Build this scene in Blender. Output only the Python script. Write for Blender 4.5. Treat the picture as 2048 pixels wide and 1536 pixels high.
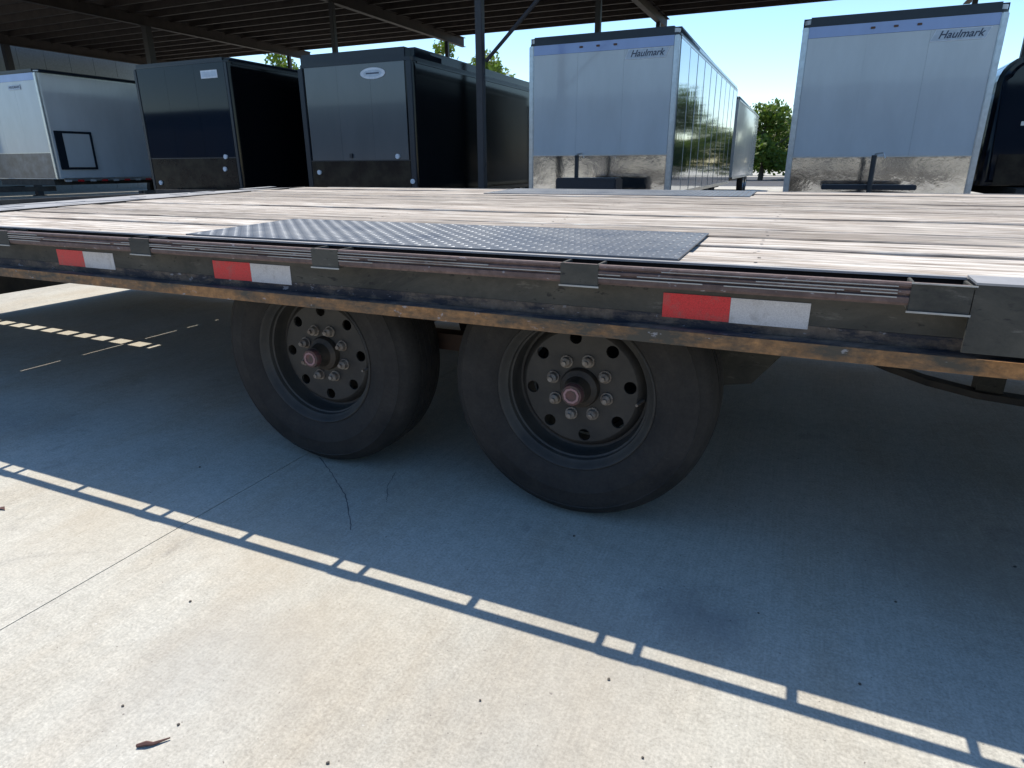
import bpy, bmesh, math, random
from mathutils import Vector, Matrix
random.seed(7)
S = bpy.context.scene
for o in list(bpy.data.objects): bpy.data.objects.remove(o)

# ------------------------------------------------------------------ camera
YAW, PITCH, ROLL, FPX, EYE = -0.4189, 0.3297, -0.0051, 1276.85, 0.9694
cy, sy = math.cos(YAW), math.sin(YAW)
fw = Vector((sy*math.cos(PITCH), cy*math.cos(PITCH), -math.sin(PITCH)))
rt = Vector((cy, -sy, 0)); up = rt.cross(fw)
r2 = math.cos(ROLL)*rt + math.sin(ROLL)*up
u2 = -math.sin(ROLL)*rt + math.cos(ROLL)*up
cam = bpy.data.cameras.new('camera'); camo = bpy.data.objects.new('camera', cam)
S.collection.objects.link(camo)
M = Matrix((r2, u2, -fw)).transposed().to_4x4(); M.translation = Vector((0, 0, EYE))
camo.matrix_world = M
cam.sensor_width = 36; cam.lens = FPX/2048*36; cam.clip_start = .02; cam.clip_end = 3000
S.camera = camo
S.render.resolution_x = 1024; S.render.resolution_y = 768

# ------------------------------------------------------------------ sun, sky, exposure
SUN = Vector((-.26, .383, 1)).normalized()
EL = math.asin(SUN.z); AZ = math.atan2(SUN.x, SUN.y)
W = bpy.data.worlds.new('World'); S.world = W; W.use_nodes = True
nt = W.node_tree; nt.nodes.clear()
sk = nt.nodes.new('ShaderNodeTexSky'); sk.sky_type = 'NISHITA'; sk.sun_disc = False
sk.sun_elevation = EL; sk.sun_rotation = AZ; sk.air_density = 1.0; sk.dust_density = .3; sk.ozone_density = 2.4
bg = nt.nodes.new('ShaderNodeBackground'); bg.inputs[1].default_value = .14
ow = nt.nodes.new('ShaderNodeOutputWorld')
hs = nt.nodes.new('ShaderNodeHueSaturation'); hs.inputs['Saturation'].default_value = 1.18
nt.links.new(sk.outputs[0], hs.inputs['Color']); nt.links.new(hs.outputs[0], bg.inputs[0]); nt.links.new(bg.outputs[0], ow.inputs[0])
sl = bpy.data.lights.new('sun', 'SUN'); sl.energy = 3.6; sl.angle = math.radians(.5); sl.color = (1, .945, .86)
so = bpy.data.objects.new('sun', sl); S.collection.objects.link(so)
so.rotation_euler = SUN.to_track_quat('Z', 'Y').to_euler(); so.location = (-10, 15, 40)
S.view_settings.view_transform = 'Standard'; S.view_settings.look = 'None'
S.view_settings.gamma = 1; S.view_settings.exposure = .66
S.view_settings.use_curve_mapping = False

# ------------------------------------------------------------------ materials
class N:
    def __init__(s, name):
        s.m = bpy.data.materials.new(name); s.m.use_nodes = True
        s.t = s.m.node_tree; s.p = s.t.nodes['Principled BSDF']
    def n(s, kind, **kw):
        x = s.t.nodes.new('ShaderNode'+kind)
        for k, v in kw.items(): setattr(x, k, v)
        return x
    def l(s, a, b): s.t.links.new(a, b)
    def pos(s, scale=(1, 1, 1), obj=False, rot=0):
        g = s.n('TexCoord').outputs['Object'] if obj else s.n('NewGeometry').outputs['Position']
        mp = s.n('Mapping'); mp.inputs['Scale'].default_value = scale; mp.inputs['Rotation'].default_value = (0, 0, rot)
        s.l(g, mp.inputs[0]); return mp.outputs[0]
    def noise(s, v, sc, det=4, rough=.6, dist=0):
        x = s.n('TexNoise'); s.l(v, x.inputs['Vector']); x.inputs['Scale'].default_value = sc
        x.inputs['Detail'].default_value = det; x.inputs['Roughness'].default_value = rough
        x.inputs['Distortion'].default_value = dist
        return x.outputs['Fac']
    def ramp(s, f, stops):
        x = s.n('ValToRGB'); s.l(f, x.inputs[0]); e = x.color_ramp.elements
        while len(e) < len(stops): e.new(.5)
        for i, (p, c) in enumerate(stops):
            e[i].position = p; e[i].color = (c, c, c, 1) if isinstance(c, (int, float)) else (*c, 1)
        return x.outputs[0]
    def mix(s, f, a, b, mode='MIX'):
        x = s.n('Mix', data_type='RGBA', blend_type=mode)
        for i, v in ((0, f), (6, a), (7, b)):
            if isinstance(v, (int, float)): x.inputs[i].default_value = v if i == 0 else (v, v, v, 1)
            elif isinstance(v, tuple): x.inputs[i].default_value = (*v, 1)
            else: s.l(v, x.inputs[i])
        return x.outputs[2]
    def bump(s, f, st, dist=.01):
        b = s.n('Bump'); b.inputs['Strength'].default_value = st; b.inputs['Distance'].default_value = dist
        s.l(f, b.inputs['Height']); s.l(b.outputs[0], s.p.inputs['Normal'])
    def col(s, c):
        if isinstance(c, tuple): s.p.inputs['Base Color'].default_value = (*c, 1)
        else: s.l(c, s.p.inputs['Base Color'])
    def rm(s, r, m=0, spec=.5, coat=0):
        if isinstance(r, (int, float)): s.p.inputs['Roughness'].default_value = r
        else: s.l(r, s.p.inputs['Roughness'])
        s.p.inputs['Metallic'].default_value = m
        s.p.inputs['Specular IOR Level'].default_value = spec
        s.p.inputs['Coat Weight'].default_value = coat
        s.p.inputs['Coat Roughness'].default_value = .05

def dirty(name, base, dirt, amount=.5, scale=8, rough=.6, metal=0, stretch=(1, 1, 1), bump=.15, spec=.5, coat=0):
    a = N(name); v = a.pos(stretch)
    f = a.ramp(a.noise(v, scale, 6, .65), [(max(0, .5-amount*.35), 0), (.62, 1)])
    f2 = a.noise(a.pos(), scale*9, 3)
    a.col(a.mix(f2, a.mix(f, base, dirt), .5, 'SOFT_LIGHT')); a.rm(rough, metal, spec, coat)
    if bump: a.bump(a.noise(v, scale*5, 5), bump, .004)
    return a.m
def plain(name, c, rough=.5, metal=0, spec=.5, coat=0):
    a = N(name); f = a.noise(a.pos(), 14, 4)
    k = tuple(x*.86 for x in c); k2 = tuple(min(1, x*1.1) for x in c)
    a.col(a.ramp(f, [(.3, k), (.7, k2)])); a.rm(rough, metal, spec, coat); return a.m

def m_concrete(name):
    a = N(name)
    big = a.noise(a.pos(), .9, 6, .62, .4); mid = a.noise(a.pos((1, .35, 1), rot=.25), 3.2, 5, .6)
    fine = a.noise(a.pos(), 150, 5, .75); broom = a.noise(a.pos((150, 3.5, 1), rot=.12), 1, 3, .6)
    grit = a.noise(a.pos(), 620, 2, .5)
    c = a.ramp(big, [(.3, (.35, .33, .28)), (.52, (.455, .43, .362)), (.72, (.50, .475, .405))])
    st = a.ramp(mid, [(.48, 0), (.74, 1)])
    c = a.mix(a.ramp(mid, [(.44, 0), (.74, .7)]), c, (.38, .32, .235))
    oil = a.ramp(a.noise(a.pos(), 1.7, 4, .7, 1.2), [(.62, 0), (.76, .5)])
    c = a.mix(oil, c, (.20, .19, .175))
    c = a.mix(.6, c, a.ramp(fine, [(.32, .30), (.68, .70)]), 'OVERLAY')
    c = a.mix(.26, c, a.ramp(a.noise(a.pos(), 30, 4, .7), [(.3, .3), (.7, .7)]), 'OVERLAY')
    c = a.mix(.2, c, a.ramp(broom, [(.3, .35), (.7, .65)]), 'OVERLAY')
    c = a.mix(a.ramp(grit, [(.28, .5), (.36, 0)]), c, (.16, .14, .12))
    c = a.mix(a.ramp(a.noise(a.pos(), 95, 2, .5), [(.245, .75), (.28, 0)]), c, (.12, .10, .09))
    c = a.mix(a.ramp(a.noise(a.pos((1,1.1,1)), 120, 2, .5), [(.73, 0), (.77, .5)]), c, (.75, .73, .68))
    for px_, py_, rr, amt, colr in ((-.10, 1.27, .13, .42, (.17, .17, .17)), (-.88, .90, .30, .4, (.41, .35, .26)), (-1.20, 1.08, .22, .4, (.43, .36, .26)), (-1.75, 1.0, .3, .3, (.43, .36, .26)), (-1.0, .70, .25, .3, (.30, .29, .27)), (-.30, .95, .28, .35, (.36, .33, .28)), (.45, 1.75, .3, .4, (.25, .22, .17))):
        sb = a.n('VectorMath', operation='DISTANCE'); a.l(a.n('NewGeometry').outputs['Position'], sb.inputs[0]); sb.inputs[1].default_value = (px_, py_, 0)
        ad = a.n('Math', operation='MULTIPLY_ADD'); a.l(a.noise(a.pos(), 7, 5, .7), ad.inputs[0]); ad.inputs[1].default_value = rr*1.6; a.l(sb.outputs['Value'], ad.inputs[2])
        dv = a.n('Math', operation='DIVIDE'); a.l(ad.outputs[0], dv.inputs[0]); dv.inputs[1].default_value = rr*1.9
        c = a.mix(a.ramp(dv.outputs[0], [(.45, amt), (1, 0)]), c, colr)
    a.col(c); a.rm(.92, 0, .25)
    h = a.mix(.5, fine, broom); a.bump(h, .35, .0015)
    return a.m
def m_wood(name):
    a = N(name)
    g = a.noise(a.pos((1.9, 26, 26)), 1.6, 8, .7, .35); g2 = a.noise(a.pos((6, 110, 60)), 1.2, 4, .6)
    oi = a.n('ObjectInfo')
    base = a.ramp(g, [(.32, (.12, .095, .075)), (.43, (.33, .275, .22)), (.55, (.52, .47, .40)), (.78, (.64, .60, .53))])
    c = a.mix(.85, base, a.ramp(g2, [(.32, .18), (.68, .72)]), 'OVERLAY')
    dirt = a.ramp(a.noise(a.pos((1, 2.2, 1)), 1.5, 5, .6), [(.5, 0), (.78, .45)])
    c = a.mix(dirt, c, (.40, .32, .24))
    blot = a.ramp(a.noise(a.pos((1.6, 5, 1)), 2.6, 6, .7, .6), [(.60, 0), (.72, .6)]); c = a.mix(blot, c, (.20, .165, .135))
    tint = a.ramp(oi.outputs['Random'], [(0, .30), (.5, .5), (1, .62)])
    c = a.mix(.8, c, tint, 'OVERLAY')
    a.col(c); a.rm(.85, 0, .3); a.bump(a.mix(.5, g, g2), .6, .004); return a.m
def m_rust_paint(name, paint, rust, lo=.42, hi=.6, sc=22, stretch=(.35, 1, 1), rough=.7):
    a = N(name)
    f = a.ramp(a.noise(a.pos(stretch), sc, 8, .72), [(lo, 0), (hi, 1)])
    r = a.ramp(a.noise(a.pos(), 45, 5, .7), [(.3, tuple(x*.55 for x in rust)), (.7, tuple(min(1, x*1.5) for x in rust))])
    sp = a.ramp(a.noise(a.pos((.5, 1, 1)), 70, 3, .6), [(.66, 0), (.72, .6)])
    c = a.mix(f, paint, r); c = a.mix(sp, c, (.38, .38, .40))
    a.col(c); a.rm(rough, .0, .5); a.bump(f, .3, .002); return a.m
def m_tyre(name):
    a = N(name); v = a.pos((1, 1, 1), True)
    f = a.ramp(a.noise(v, 7, 6, .7), [(.3, 0), (.75, 1)]); g = a.noise(v, 130, 4, .65)
    c = a.mix(f, (.014, .014, .014), (.046, .041, .036)); c = a.mix(.4, c, g, 'OVERLAY')
    sc = a.ramp(a.noise(a.pos((1, 1, 1), True), 16, 7, .8, 1.5), [(.66, 0), (.72, .5)]); c = a.mix(sc, c, (.15, .14, .125))
    a.col(c); a.rm(.8, 0, .35); a.bump(g, .25, .002); return a.m
def m_gloss_white(name, c=(.56, .60, .64)):
    a = N(name); f = a.noise(a.pos((1, 1, .35)), 2.2, 6, .6)
    a.col(a.ramp(f, [(.3, tuple(x*.88 for x in c)), (.65, c)])); a.rm(.16, 0, .5, .4)
    a.bump(a.noise(a.pos(), 1.3, 2), .05, .02); return a.m
def m_polished(name):
    a = N(name); f = a.noise(a.pos(), 2.4, 5, .6)
    a.col(a.ramp(f, [(.3, (.50, .51, .53)), (.7, (.82, .82, .82))])); a.rm(.10, 1)
    a.bump(a.noise(a.pos(), 5, 4, .6), .10, .02); return a.m
def m_leaf(name, a1, b1):
    a = N(name); oi = a.noise(a.pos(), 1.1, 4); a.col(a.ramp(oi, [(.3, a1), (.7, b1)])); a.rm(.55, 0, .3)
    a.p.inputs['Subsurface Weight'].default_value = 0
    tr = a.n('BsdfTranslucent'); tr.inputs[0].default_value = (.16, .26, .03, 1)
    ms = a.n('MixShader'); ms.inputs[0].default_value = .35
    o = [x for x in a.t.nodes if x.type == 'OUTPUT_MATERIAL'][0]
    a.l(a.p.outputs[0], ms.inputs[1]); a.l(tr.outputs[0], ms.inputs[2]); a.l(ms.outputs[0], o.inputs[0])
    return a.m
MC = m_concrete('weathered_concrete')
MW = m_wood('weathered_deck_wood')
def m_dusty(name):
    a = N(name)
    f = a.ramp(a.noise(a.pos((.6, 1, 1)), 6, 8, .72, .5), [(.34, 0), (.68, 1)])
    c = a.mix(f, (.024, .025, .022), (.092, .086, .068))
    c = a.mix(a.ramp(a.noise(a.pos((.25, 1, 1)), 34, 6, .75), [(.60, 0), (.70, .65)]), c, (.16, .15, .125))
    c = a.mix(a.ramp(a.noise(a.pos((.5, 1, 1)), 60, 3, .6), [(.30, .8), (.37, 0)]), c, (.012, .012, .013))
    c = a.mix(a.ramp(a.noise(a.pos((.4, 1, 1)), 13, 7, .7), [(.66, 0), (.74, .55)]), c, (.12, .075, .045))
    a.col(c); a.rm(.7, 0, .45); a.bump(a.noise(a.pos(), 90, 5, .7), .3, .002); return a.m
MDUST = m_dusty('dusty_black_steel')
MFLANGE = m_rust_paint('chipped_navy_paint_rust', (.018, .020, .030), (.13, .10, .075), .45, .56, 20)
MLIP = m_rust_paint('rusty_flange_edge', (.065, .057, .042), (.30, .15, .055), .42, .58, 11)
MRAIL = m_rust_paint('brown_worn_rail', (.085, .056, .050), (.16, .105, .09), .35, .65, 30, (.12, 1, 1))
MSCUFF = m_rust_paint('scuffed_bare_metal', (.42, .41, .37), (.18, .13, .10), .50, .66, 20, (.15, 1, 1), .55)
MPLATE = dirty('tread_plate_steel', (.075, .095, .125), (.17, .185, .20), .6, 6, .42, .3, bump=.1)
MSTEEL = dirty('faded_grey_steel', (.20, .205, .215), (.38, .37, .355), .8, 5, .55, .15)
MDARK = dirty('black_underframe_steel', (.018, .017, .017), (.06, .05, .04), .6, 9, .7)
MRIM = dirty('dusty_black_rim', (.016, .017, .018), (.055, .050, .042), .8, 9, .6, bump=.12)
MTYRE = m_tyre('dusty_tyre_rubber')
MNUT = dirty('zinc_lug_nut', (.40, .37, .32), (.16, .12, .09), .8, 45, .6, .1)
MHOLE = dirty('dark_hub_grease', (.02, .018, .015), (.055, .042, .03), .6, 25, .6)
MCAP = dirty('faded_red_hub_cap', (.17, .055, .055), (.06, .045, .04), .6, 50, .5)
MCAPW = plain('pale_cap_ring', (.34, .20, .20), .7)
def m_tape(name, c, k):
    a = N(name); v = a.n('TexVoronoi', feature='DISTANCE_TO_EDGE'); a.l(a.pos((1, 1, 1)), v.inputs['Vector']); v.inputs['Scale'].default_value = 210
    h = a.ramp(v.outputs['Distance'], [(.02, 1), (.10, 0)])
    cc = a.mix(a.mix(.0, h, h), c, k); d = a.ramp(a.noise(a.pos(), 24, 6, .7), [(.52, 0), (.75, .55)])
    a.col(a.mix(d, cc, (.16, .14, .12))); a.rm(.4); return a.m
MRED = m_tape('red_reflective_tape', (.66, .022, .03), (.50, .015, .02))
MWHT = m_tape('white_reflective_tape', (.52, .52, .53), (.62, .62, .62))
MGW = m_gloss_white('gloss_white_aluminium')
MGG = m_gloss_white('gloss_charcoal_aluminium', (.11, .12, .13))
MGK = N('gloss_black_aluminium'); MGK.col((.007, .013, .024)); MGK.rm(.05, 0, .30, 0)
MGK.bump(MGK.noise(MGK.pos(), 1.0, 2), .04, .02); MGK = MGK.m
MGS = N('black_side_skin'); MGS.col((.004, .005, .007)); MGS.rm(.09, 0, .28, 0); MGS = MGS.m
MBLUEW = m_gloss_white('cool_white_header', (.30, .40, .70))
MMIR = N('bright_aluminium_skin'); MMIR.col((.50, .53, .56)); MMIR.rm(.05, .92)
MMIR.bump(MMIR.noise(MMIR.pos((1, 1, .2)), 2.2, 3), .08, .03); MMIR = MMIR.m
MPOL = m_polished('tread_plate_polished')
MPOLK = dirty('black_stone_guard', (.007, .007, .009), (.030, .027, .021), .2, 3, .2, 0, bump=.4, spec=.2)
MTRIM = plain('black_rubber_trim', (.009, .016, .027), .35)
MCH = plain('aluminium_corner', (.55, .57, .58), .3, .8)
MLAMP = plain('amber_lamp_off', (.10, .03, .01), .3)
MWLAMP = plain('clear_lamp_off', (.75, .76, .80), .2)
MPOST = plain('dark_painted_post', (.022, .022, .026), .5)
MPURL = dirty('dark_red_oxide_purlin', (.016, .011, .010), (.035, .026, .022), .6, 3, .7)
MROOF = dirty('roof_sheet_underside', (.62, .56, .52), (.40, .34, .30), .6, 2, .5)
MWALL = plain('grey_green_metal_wall', (.20, .24, .25), .6)
MDKSTRIP = dirty('dark_strip_surface', (.045, .045, .047), (.075, .073, .07), .5, 2, .9)
MBARK = plain('bark', (.10, .08, .06), .9)
ML1 = m_leaf('leaf_light', (.085, .13, .015), (.16, .21, .03))
ML2 = m_leaf('leaf_dark', (.025, .05, .010), (.06, .09, .018))
MPEB = plain('dark_pebble', (.10, .085, .07), .9)
MPEB2 = plain('pale_pebble', (.45, .43, .40), .9)
MTWIG = plain('dry_twig', (.11, .055, .045), .9)
MCRACK = plain('crack_shadow_line', (.12, .115, .11), 1)
MINK = plain('dark_blue_ink', (.05, .07, .12), .4)
MBADGE = plain('badge_white', (.68, .72, .80), .3)
MSILB = plain('badge_silver', (.50, .58, .68), .35)

# ------------------------------------------------------------------ mesh helpers
WP = {}
def B(): return bmesh.new()
def box(bm, a, b, rot=None, piv=None):
    x0, y0, z0 = a; x1, y1, z1 = b
    vs = [bm.verts.new((x, y, z)) for x in (x0, x1) for y in (y0, y1) for z in (z0, z1)]
    for f in ((0, 1, 3, 2), (4, 6, 7, 5), (0, 4, 5, 1), (2, 3, 7, 6), (0, 2, 6, 4), (1, 5, 7, 3)):
        bm.faces.new([vs[i] for i in f])
    if rot: bmesh.ops.rotate(bm, verts=vs, cent=piv or ((x0+x1)/2, (y0+y1)/2, (z0+z1)/2), matrix=rot)
    return vs
def prism(bm, pts, axis, a, b):
    """polygon pts (2D) extruded along axis from a to b; axis 'x': pts=(y,z), 'y': pts=(x,z), 'z': (x,y)"""
    def P(p, t): return {'x': (t, p[0], p[1]), 'y': (p[0], t, p[1]), 'z': (p[0], p[1], t)}[axis]
    A = [bm.verts.new(P(p, a)) for p in pts]; C = [bm.verts.new(P(p, b)) for p in pts]
    n = len(pts); bm.faces.new(A); bm.faces.new(C[::-1])
    for i in range(n): bm.faces.new((A[i], C[i], C[(i+1) % n], A[(i+1) % n]))
def tube(bm, pts, r, seg=8, caps=True):
    pts = [Vector(p) for p in pts]; rings = []
    for i, p in enumerate(pts):
        d = (pts[min(i+1, len(pts)-1)]-pts[max(i-1, 0)]).normalized()
        u = d.orthogonal().normalized() if i == 0 else (u-d*u.dot(d)).normalized()
        w = d.cross(u); rr = r[i] if isinstance(r, (list, tuple)) else r
        rings.append([bm.verts.new(p+rr*(math.cos(t)*u+math.sin(t)*w)) for t in [k*2*math.pi/seg for k in range(seg)]])
    for A, C in zip(rings, rings[1:]):
        for k in range(seg): bm.faces.new((A[k], A[(k+1) % seg], C[(k+1) % seg], C[k]))
    if caps: bm.faces.new(rings[0][::-1]); bm.faces.new(rings[-1])
def lathe(bm, prof, cx, cz, seg=64, close=False):
    """profile of (radius, y) about the Y axis through (cx, cz)"""
    rings = []
    for r, y in prof:
        if r < 1e-5: rings.append([bm.verts.new((cx, y, cz))]); continue
        rings.append([bm.verts.new((cx+r*math.sin(t), y, cz+r*math.cos(t))) for t in [k*2*math.pi/seg for k in range(seg)]])
    pr = list(zip(rings, rings[1:]))
    if close: pr.append((rings[-1], rings[0]))
    for A, C in pr:
        for k in range(seg):
            q = [A[k % len(A)], A[(k+1) % len(A)], C[(k+1) % len(C)], C[k % len(C)]]
            u = []
            for v in q:
                if v not in u: u.append(v)
            if len(u) > 2:
                try: bm.faces.new(u)
                except ValueError: pass
def obj(name, bm, mat, parent=None, smooth=None, bevel=0, **props):
    if bevel: bmesh.ops.bevel(bm, geom=bm.edges[:], offset=bevel, segments=2, affect='EDGES', clamp_overlap=True)
    bmesh.ops.recalc_face_normals(bm, faces=bm.faces)
    c = Vector((0, 0, 0))
    if bm.verts:
        lo = Vector([min(v.co[i] for v in bm.verts) for i in range(3)]); hi = Vector([max(v.co[i] for v in bm.verts) for i in range(3)])
        c = (lo+hi)/2
        if parent is None: c.z = lo.z
        bmesh.ops.translate(bm, verts=bm.verts, vec=-c)
    me = bpy.data.meshes.new(name); bm.to_mesh(me); bm.free()
    me.materials.append(mat)
    if smooth is not None:
        me.polygons.foreach_set('use_smooth', [True]*len(me.polygons)); me.set_sharp_from_angle(angle=math.radians(smooth))
    o = bpy.data.objects.new(name, me); S.collection.objects.link(o)
    return place(o, parent, c, props)
def place(o, parent, c, props={}):
    c = Vector(c)
    if parent: o.parent = parent; o.location = c-WP[parent.name]
    else: o.location = c
    WP[o.name] = c
    for k, v in props.items(): o[k] = v
    return o
def empty(name, loc, parent=None, **props):
    o = bpy.data.objects.new(name, None); S.collection.objects.link(o); o.empty_display_size = .2
    return place(o, parent, loc, props)
def kids(o): return [c for c in bpy.data.objects if c.parent == o]
def dup(o, parent=None):
    c = o.copy(); S.collection.objects.link(c); c.parent = parent
    if parent is None: WP[c.name] = WP[o.name].copy()
    for k in kids(o): dup(k, c)
    return c
def bx(name, a, b, mat, parent=None, bevel=0, **p):
    bm = B(); box(bm, a, b); return obj(name, bm, mat, parent, bevel=bevel, **p)

# ------------------------------------------------------------------ ground
bm = B(); box(bm, (-400, -60, -.5), (400, 700, -.03))
ground = obj('ground', bm, MC, kind='structure')
bm = B(); box(bm, (-400, 24.2, -.03), (400, 700, -.004)); g2 = obj('concrete_yard', bm, MC, kind='structure')
bm = B(); box(bm, (-300, 33, -.004), (300, 58, .002)); obj('dark_ground_strip', bm, MDKSTRIP, kind='structure')  # flat dark strip across the far yard
gx, gy = 4.2, 6.3; X0 = -1.5134
slab = None
for i in range(-8, 5):
    for j in range(-2, 4):
        xa, ya = X0+i*gx, 5.8+j*gy
        if slab is None or j == 3:
            pass
        h = .0016
        bm = B(); box(bm, (xa+h, ya+h, -.029), (xa+gx-h, ya+gy-h, 0))
        obj('concrete_slab', bm, MC, ground)
# hairline cracks: narrow ribbons lying just on the slab
def crack(pts, w=.0014):
    bm = B(); P = [Vector((x, y, 0)) for x, y in pts]; prev = None
    fine = []
    for a, b in zip(P, P[1:]):
        for k in range(6): fine.append(a.lerp(b, k/6)+Vector((random.uniform(-1, 1), random.uniform(-1, 1), 0))*.002)
    fine.append(P[-1])
    for i, p in enumerate(fine):
        d = (fine[min(i+1, len(fine)-1)]-fine[max(i-1, 0)]).normalized(); n = Vector((-d.y, d.x, 0))*w*(.6+.8*random.random())
        q = [bm.verts.new(p+n+Vector((0, 0, .0006))), bm.verts.new(p-n+Vector((0, 0, .0006)))]
        if prev: bm.faces.new((prev[0], prev[1], q[1], q[0]))
        prev = q
    return obj('ground_crack', bm, MCRACK, ground)
crack([(-1.45, 1.592), (-1.36, 1.53), (-1.273, 1.464), (-1.20, 1.41), (-1.152, 1.359), (-1.09, 1.29), (-1.055, 1.248)], .0016)
crack([(-1.142, 1.60), (-1.12, 1.54), (-1.104, 1.5), (-1.07, 1.45), (-1.052, 1.419)], .0009)

# ------------------------------------------------------------------ flatbed trailer
TR = empty('flatbed_trailer', (-1, 2.66, 0), label='low flatbed trailer with a grey wooden plank deck and two black wheels, filling the foreground', category='trailer')
SL = .0232
def zt(y, z=.768): return z+SL*(y-1.42)
XE = -3.41        # end of the wood deck
YN, YF = 1.42, 3.90
def tbox(a, b):   # box following the deck's slight cross tilt
    bm = B(); vs = box(bm, a, b)
    for v in vs: v.co.z += SL*(v.co.y-1.42)
    return bm
# edge flange of the side channel: the thin steel lip round the boards
MVOID = plain('slot_shade_black', (.006, .006, .007), .9, 0, .2)
obj('edge_lip', tbox((XE, YN-.003, .7655), (.29, YN+.012, .7700)), MSTEEL, TR)
obj('slot_shade_strip', tbox((XE, YN+.002, .726), (.29, YN+.012, .7650)), MVOID, TR)  # near-black strip: the deep shade of the slot painted as colour
obj('side_channel', tbox((-5.0, YN, .6545), (3.2, YN+.012, .7255)), MDUST, TR)
obj('toe_strip', tbox((-5.0, YN-.001, .629), (3.2, YN+.012, .654)), MFLANGE, TR)
# bottom flange sticks outwards; chipped navy top, rusty outer lip
obj('bottom_flange', tbox((-5.0, 1.383, .616), (3.2, YN+.012, .6285)), MFLANGE, TR)
obj('flange_lip', tbox((-5.0, 1.3795, .5965), (3.2, 1.3825, .6275)), MLIP, TR)
obj('edge_lip', tbox((-3.2, YF, .738), (3.2, YF+.012, .770)), MSTEEL, TR)
obj('side_channel', tbox((-5.0, YF, .60), (3.2, YF+.012, .7375)), MDARK, TR)
# rub rail with three shallow ridges
bm = B()
y0 = 1.3515
prof = [(1.366, .764), (y0+.002, .764), (y0, .761), (y0, .757), (y0+.005, .7545), (y0+.005, .7525), (y0, .750), (y0, .744), (y0+.005, .7415), (y0+.005, .7395), (y0, .737), (y0, .727), (y0+.003, .722), (1.366, .722)]
prism(bm, prof, 'x', -5.0, .288); obj('rub_rail', bm, MRAIL, TR)
for z in (.7565, .7495, .7437, .7363):
    x = -2.6
    while x < .17:
        L = random.uniform(.14, .6); L = min(L, .175-x)
        if L > .03 and random.random() < .85:
            bx('scuff_mark', (x, y0-.0010, z-.0009), (x+L, y0+.0006, z+.0008+random.uniform(0, .0006)), MSCUFF, TR)
        x += L+random.uniform(.0, .05)
# stake pockets and spools
PX = [-1.845+.0, -1.139, -.438, .243]; PX = [PX[0]-.70*k for k in (4, 3, 2, 1)]+PX
for k, x in enumerate(PX):
    w = .048 if k == len(PX)-1 else .044; lo, hi = (.713, .7645) if k == len(PX)-1 else (.717, .7648)
    bm = B(); t = .006
    box(bm, (x-w, 1.3498, lo), (x+w, 1.3535, hi))                     # outer face
    box(bm, (x-w, 1.3535, lo), (x-w+t, YN-.0005, hi)); box(bm, (x+w-t, 1.3535, lo), (x+w, YN-.0005, hi))
    p = obj('stake_pocket', bm, MDUST, TR, bevel=.001)
    bx('weld_lip', (x-w-.002, 1.3465, lo-.003), (x+w+.002, 1.3485, lo+.0005), MSCUFF, p)
    if k == len(PX)-1:
        bx('weld_lip', (x-w-.001, 1.3467, hi-.0015), (x+w+.004, 1.3486, hi+.001), MSCUFF, p)
for k in range(len(PX)-1):
    x = (PX[k]+PX[k+1])/2
    bm = B(); tube(bm, [(x, 1.3665, .743), (x, YN-.0005, .743)], .0105, 10); obj('spool', bm, MDUST, TR, smooth=40)
obj('side_plate', tbox((.2925, 1.352, .645), (3.2, 1.3598, .768)), MDUST, TR)
obj('top_plate_edge', tbox((.2925, 1.352, .7685), (3.2, YN+.012, .7725)), MSTEEL, TR)
# deck planks
edges = [1.434, 1.585, 1.735, 1.905, 2.085, 2.27, 2.455, 2.64, 2.82, 3.0, 3.18, 3.36, 3.54, 3.72, 3.898]
for i, (a, b) in enumerate(zip(edges, edges[1:])):
    cuts = [XE+.005, 3.2] if i % 3 else [XE+.005, random.choice((1.6, 2.2)), 3.2]
    for xa, xb in zip(cuts, cuts[1:]):
        bm = B(); g1 = random.uniform(.005, .009); dz = random.uniform(-.006, .002)
        if i in (2, 3, 5, 8, 11): g1 = .0115
        n = 40; prev = None; warp = random.uniform(0, 6)
        for k in range(n+1):
            x = xa+.002+(xb-xa-.004)*k/n
            wv = .0012*math.sin(x*2.3+warp)+random.uniform(-.0007, .0007)
            e1 = random.uniform(0, .0022); e2 = random.uniform(0, .0022)
            r = [bm.verts.new((x, y, zt(y, .768)+z)) for y, z in ((a+g1/2+e1, dz-.038), (a+g1/2+e1, dz-.003+wv), (a+g1/2+.004, dz+wv), (b-g1/2-.004, dz+wv), (b-g1/2-e2, dz-.003+wv), (b-g1/2-e2, dz-.038))]
            if prev:
                for q in range(6): bm.faces.new((prev[q], r[q], r[(q+1) % 6], prev[(q+1) % 6]))
            else: bm.faces.new(r[::-1])
            prev = r
        bm.faces.new(prev)
        obj('plank', bm, MW, TR, smooth=25)
bm = B()
for k in range(-4, 6):
    xx = -.79+k*.70
    if xx < XE+.05: continue
    for a, b in zip(edges, edges[1:]):
        for f in (.25, .75):
            y = a+(b-a)*f+random.uniform(-.008, .008); x = xx+random.uniform(-.012, .012); z = zt(y, .7682)
            v = [bm.verts.new((x+.0048*math.cos(t), y+.0048*math.sin(t), z+.0012)) for t in [q*math.pi/3 for q in range(6)]]; bm.faces.new(v)
obj('screw_head', bm, MDARK, TR, kind='stuff')
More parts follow.
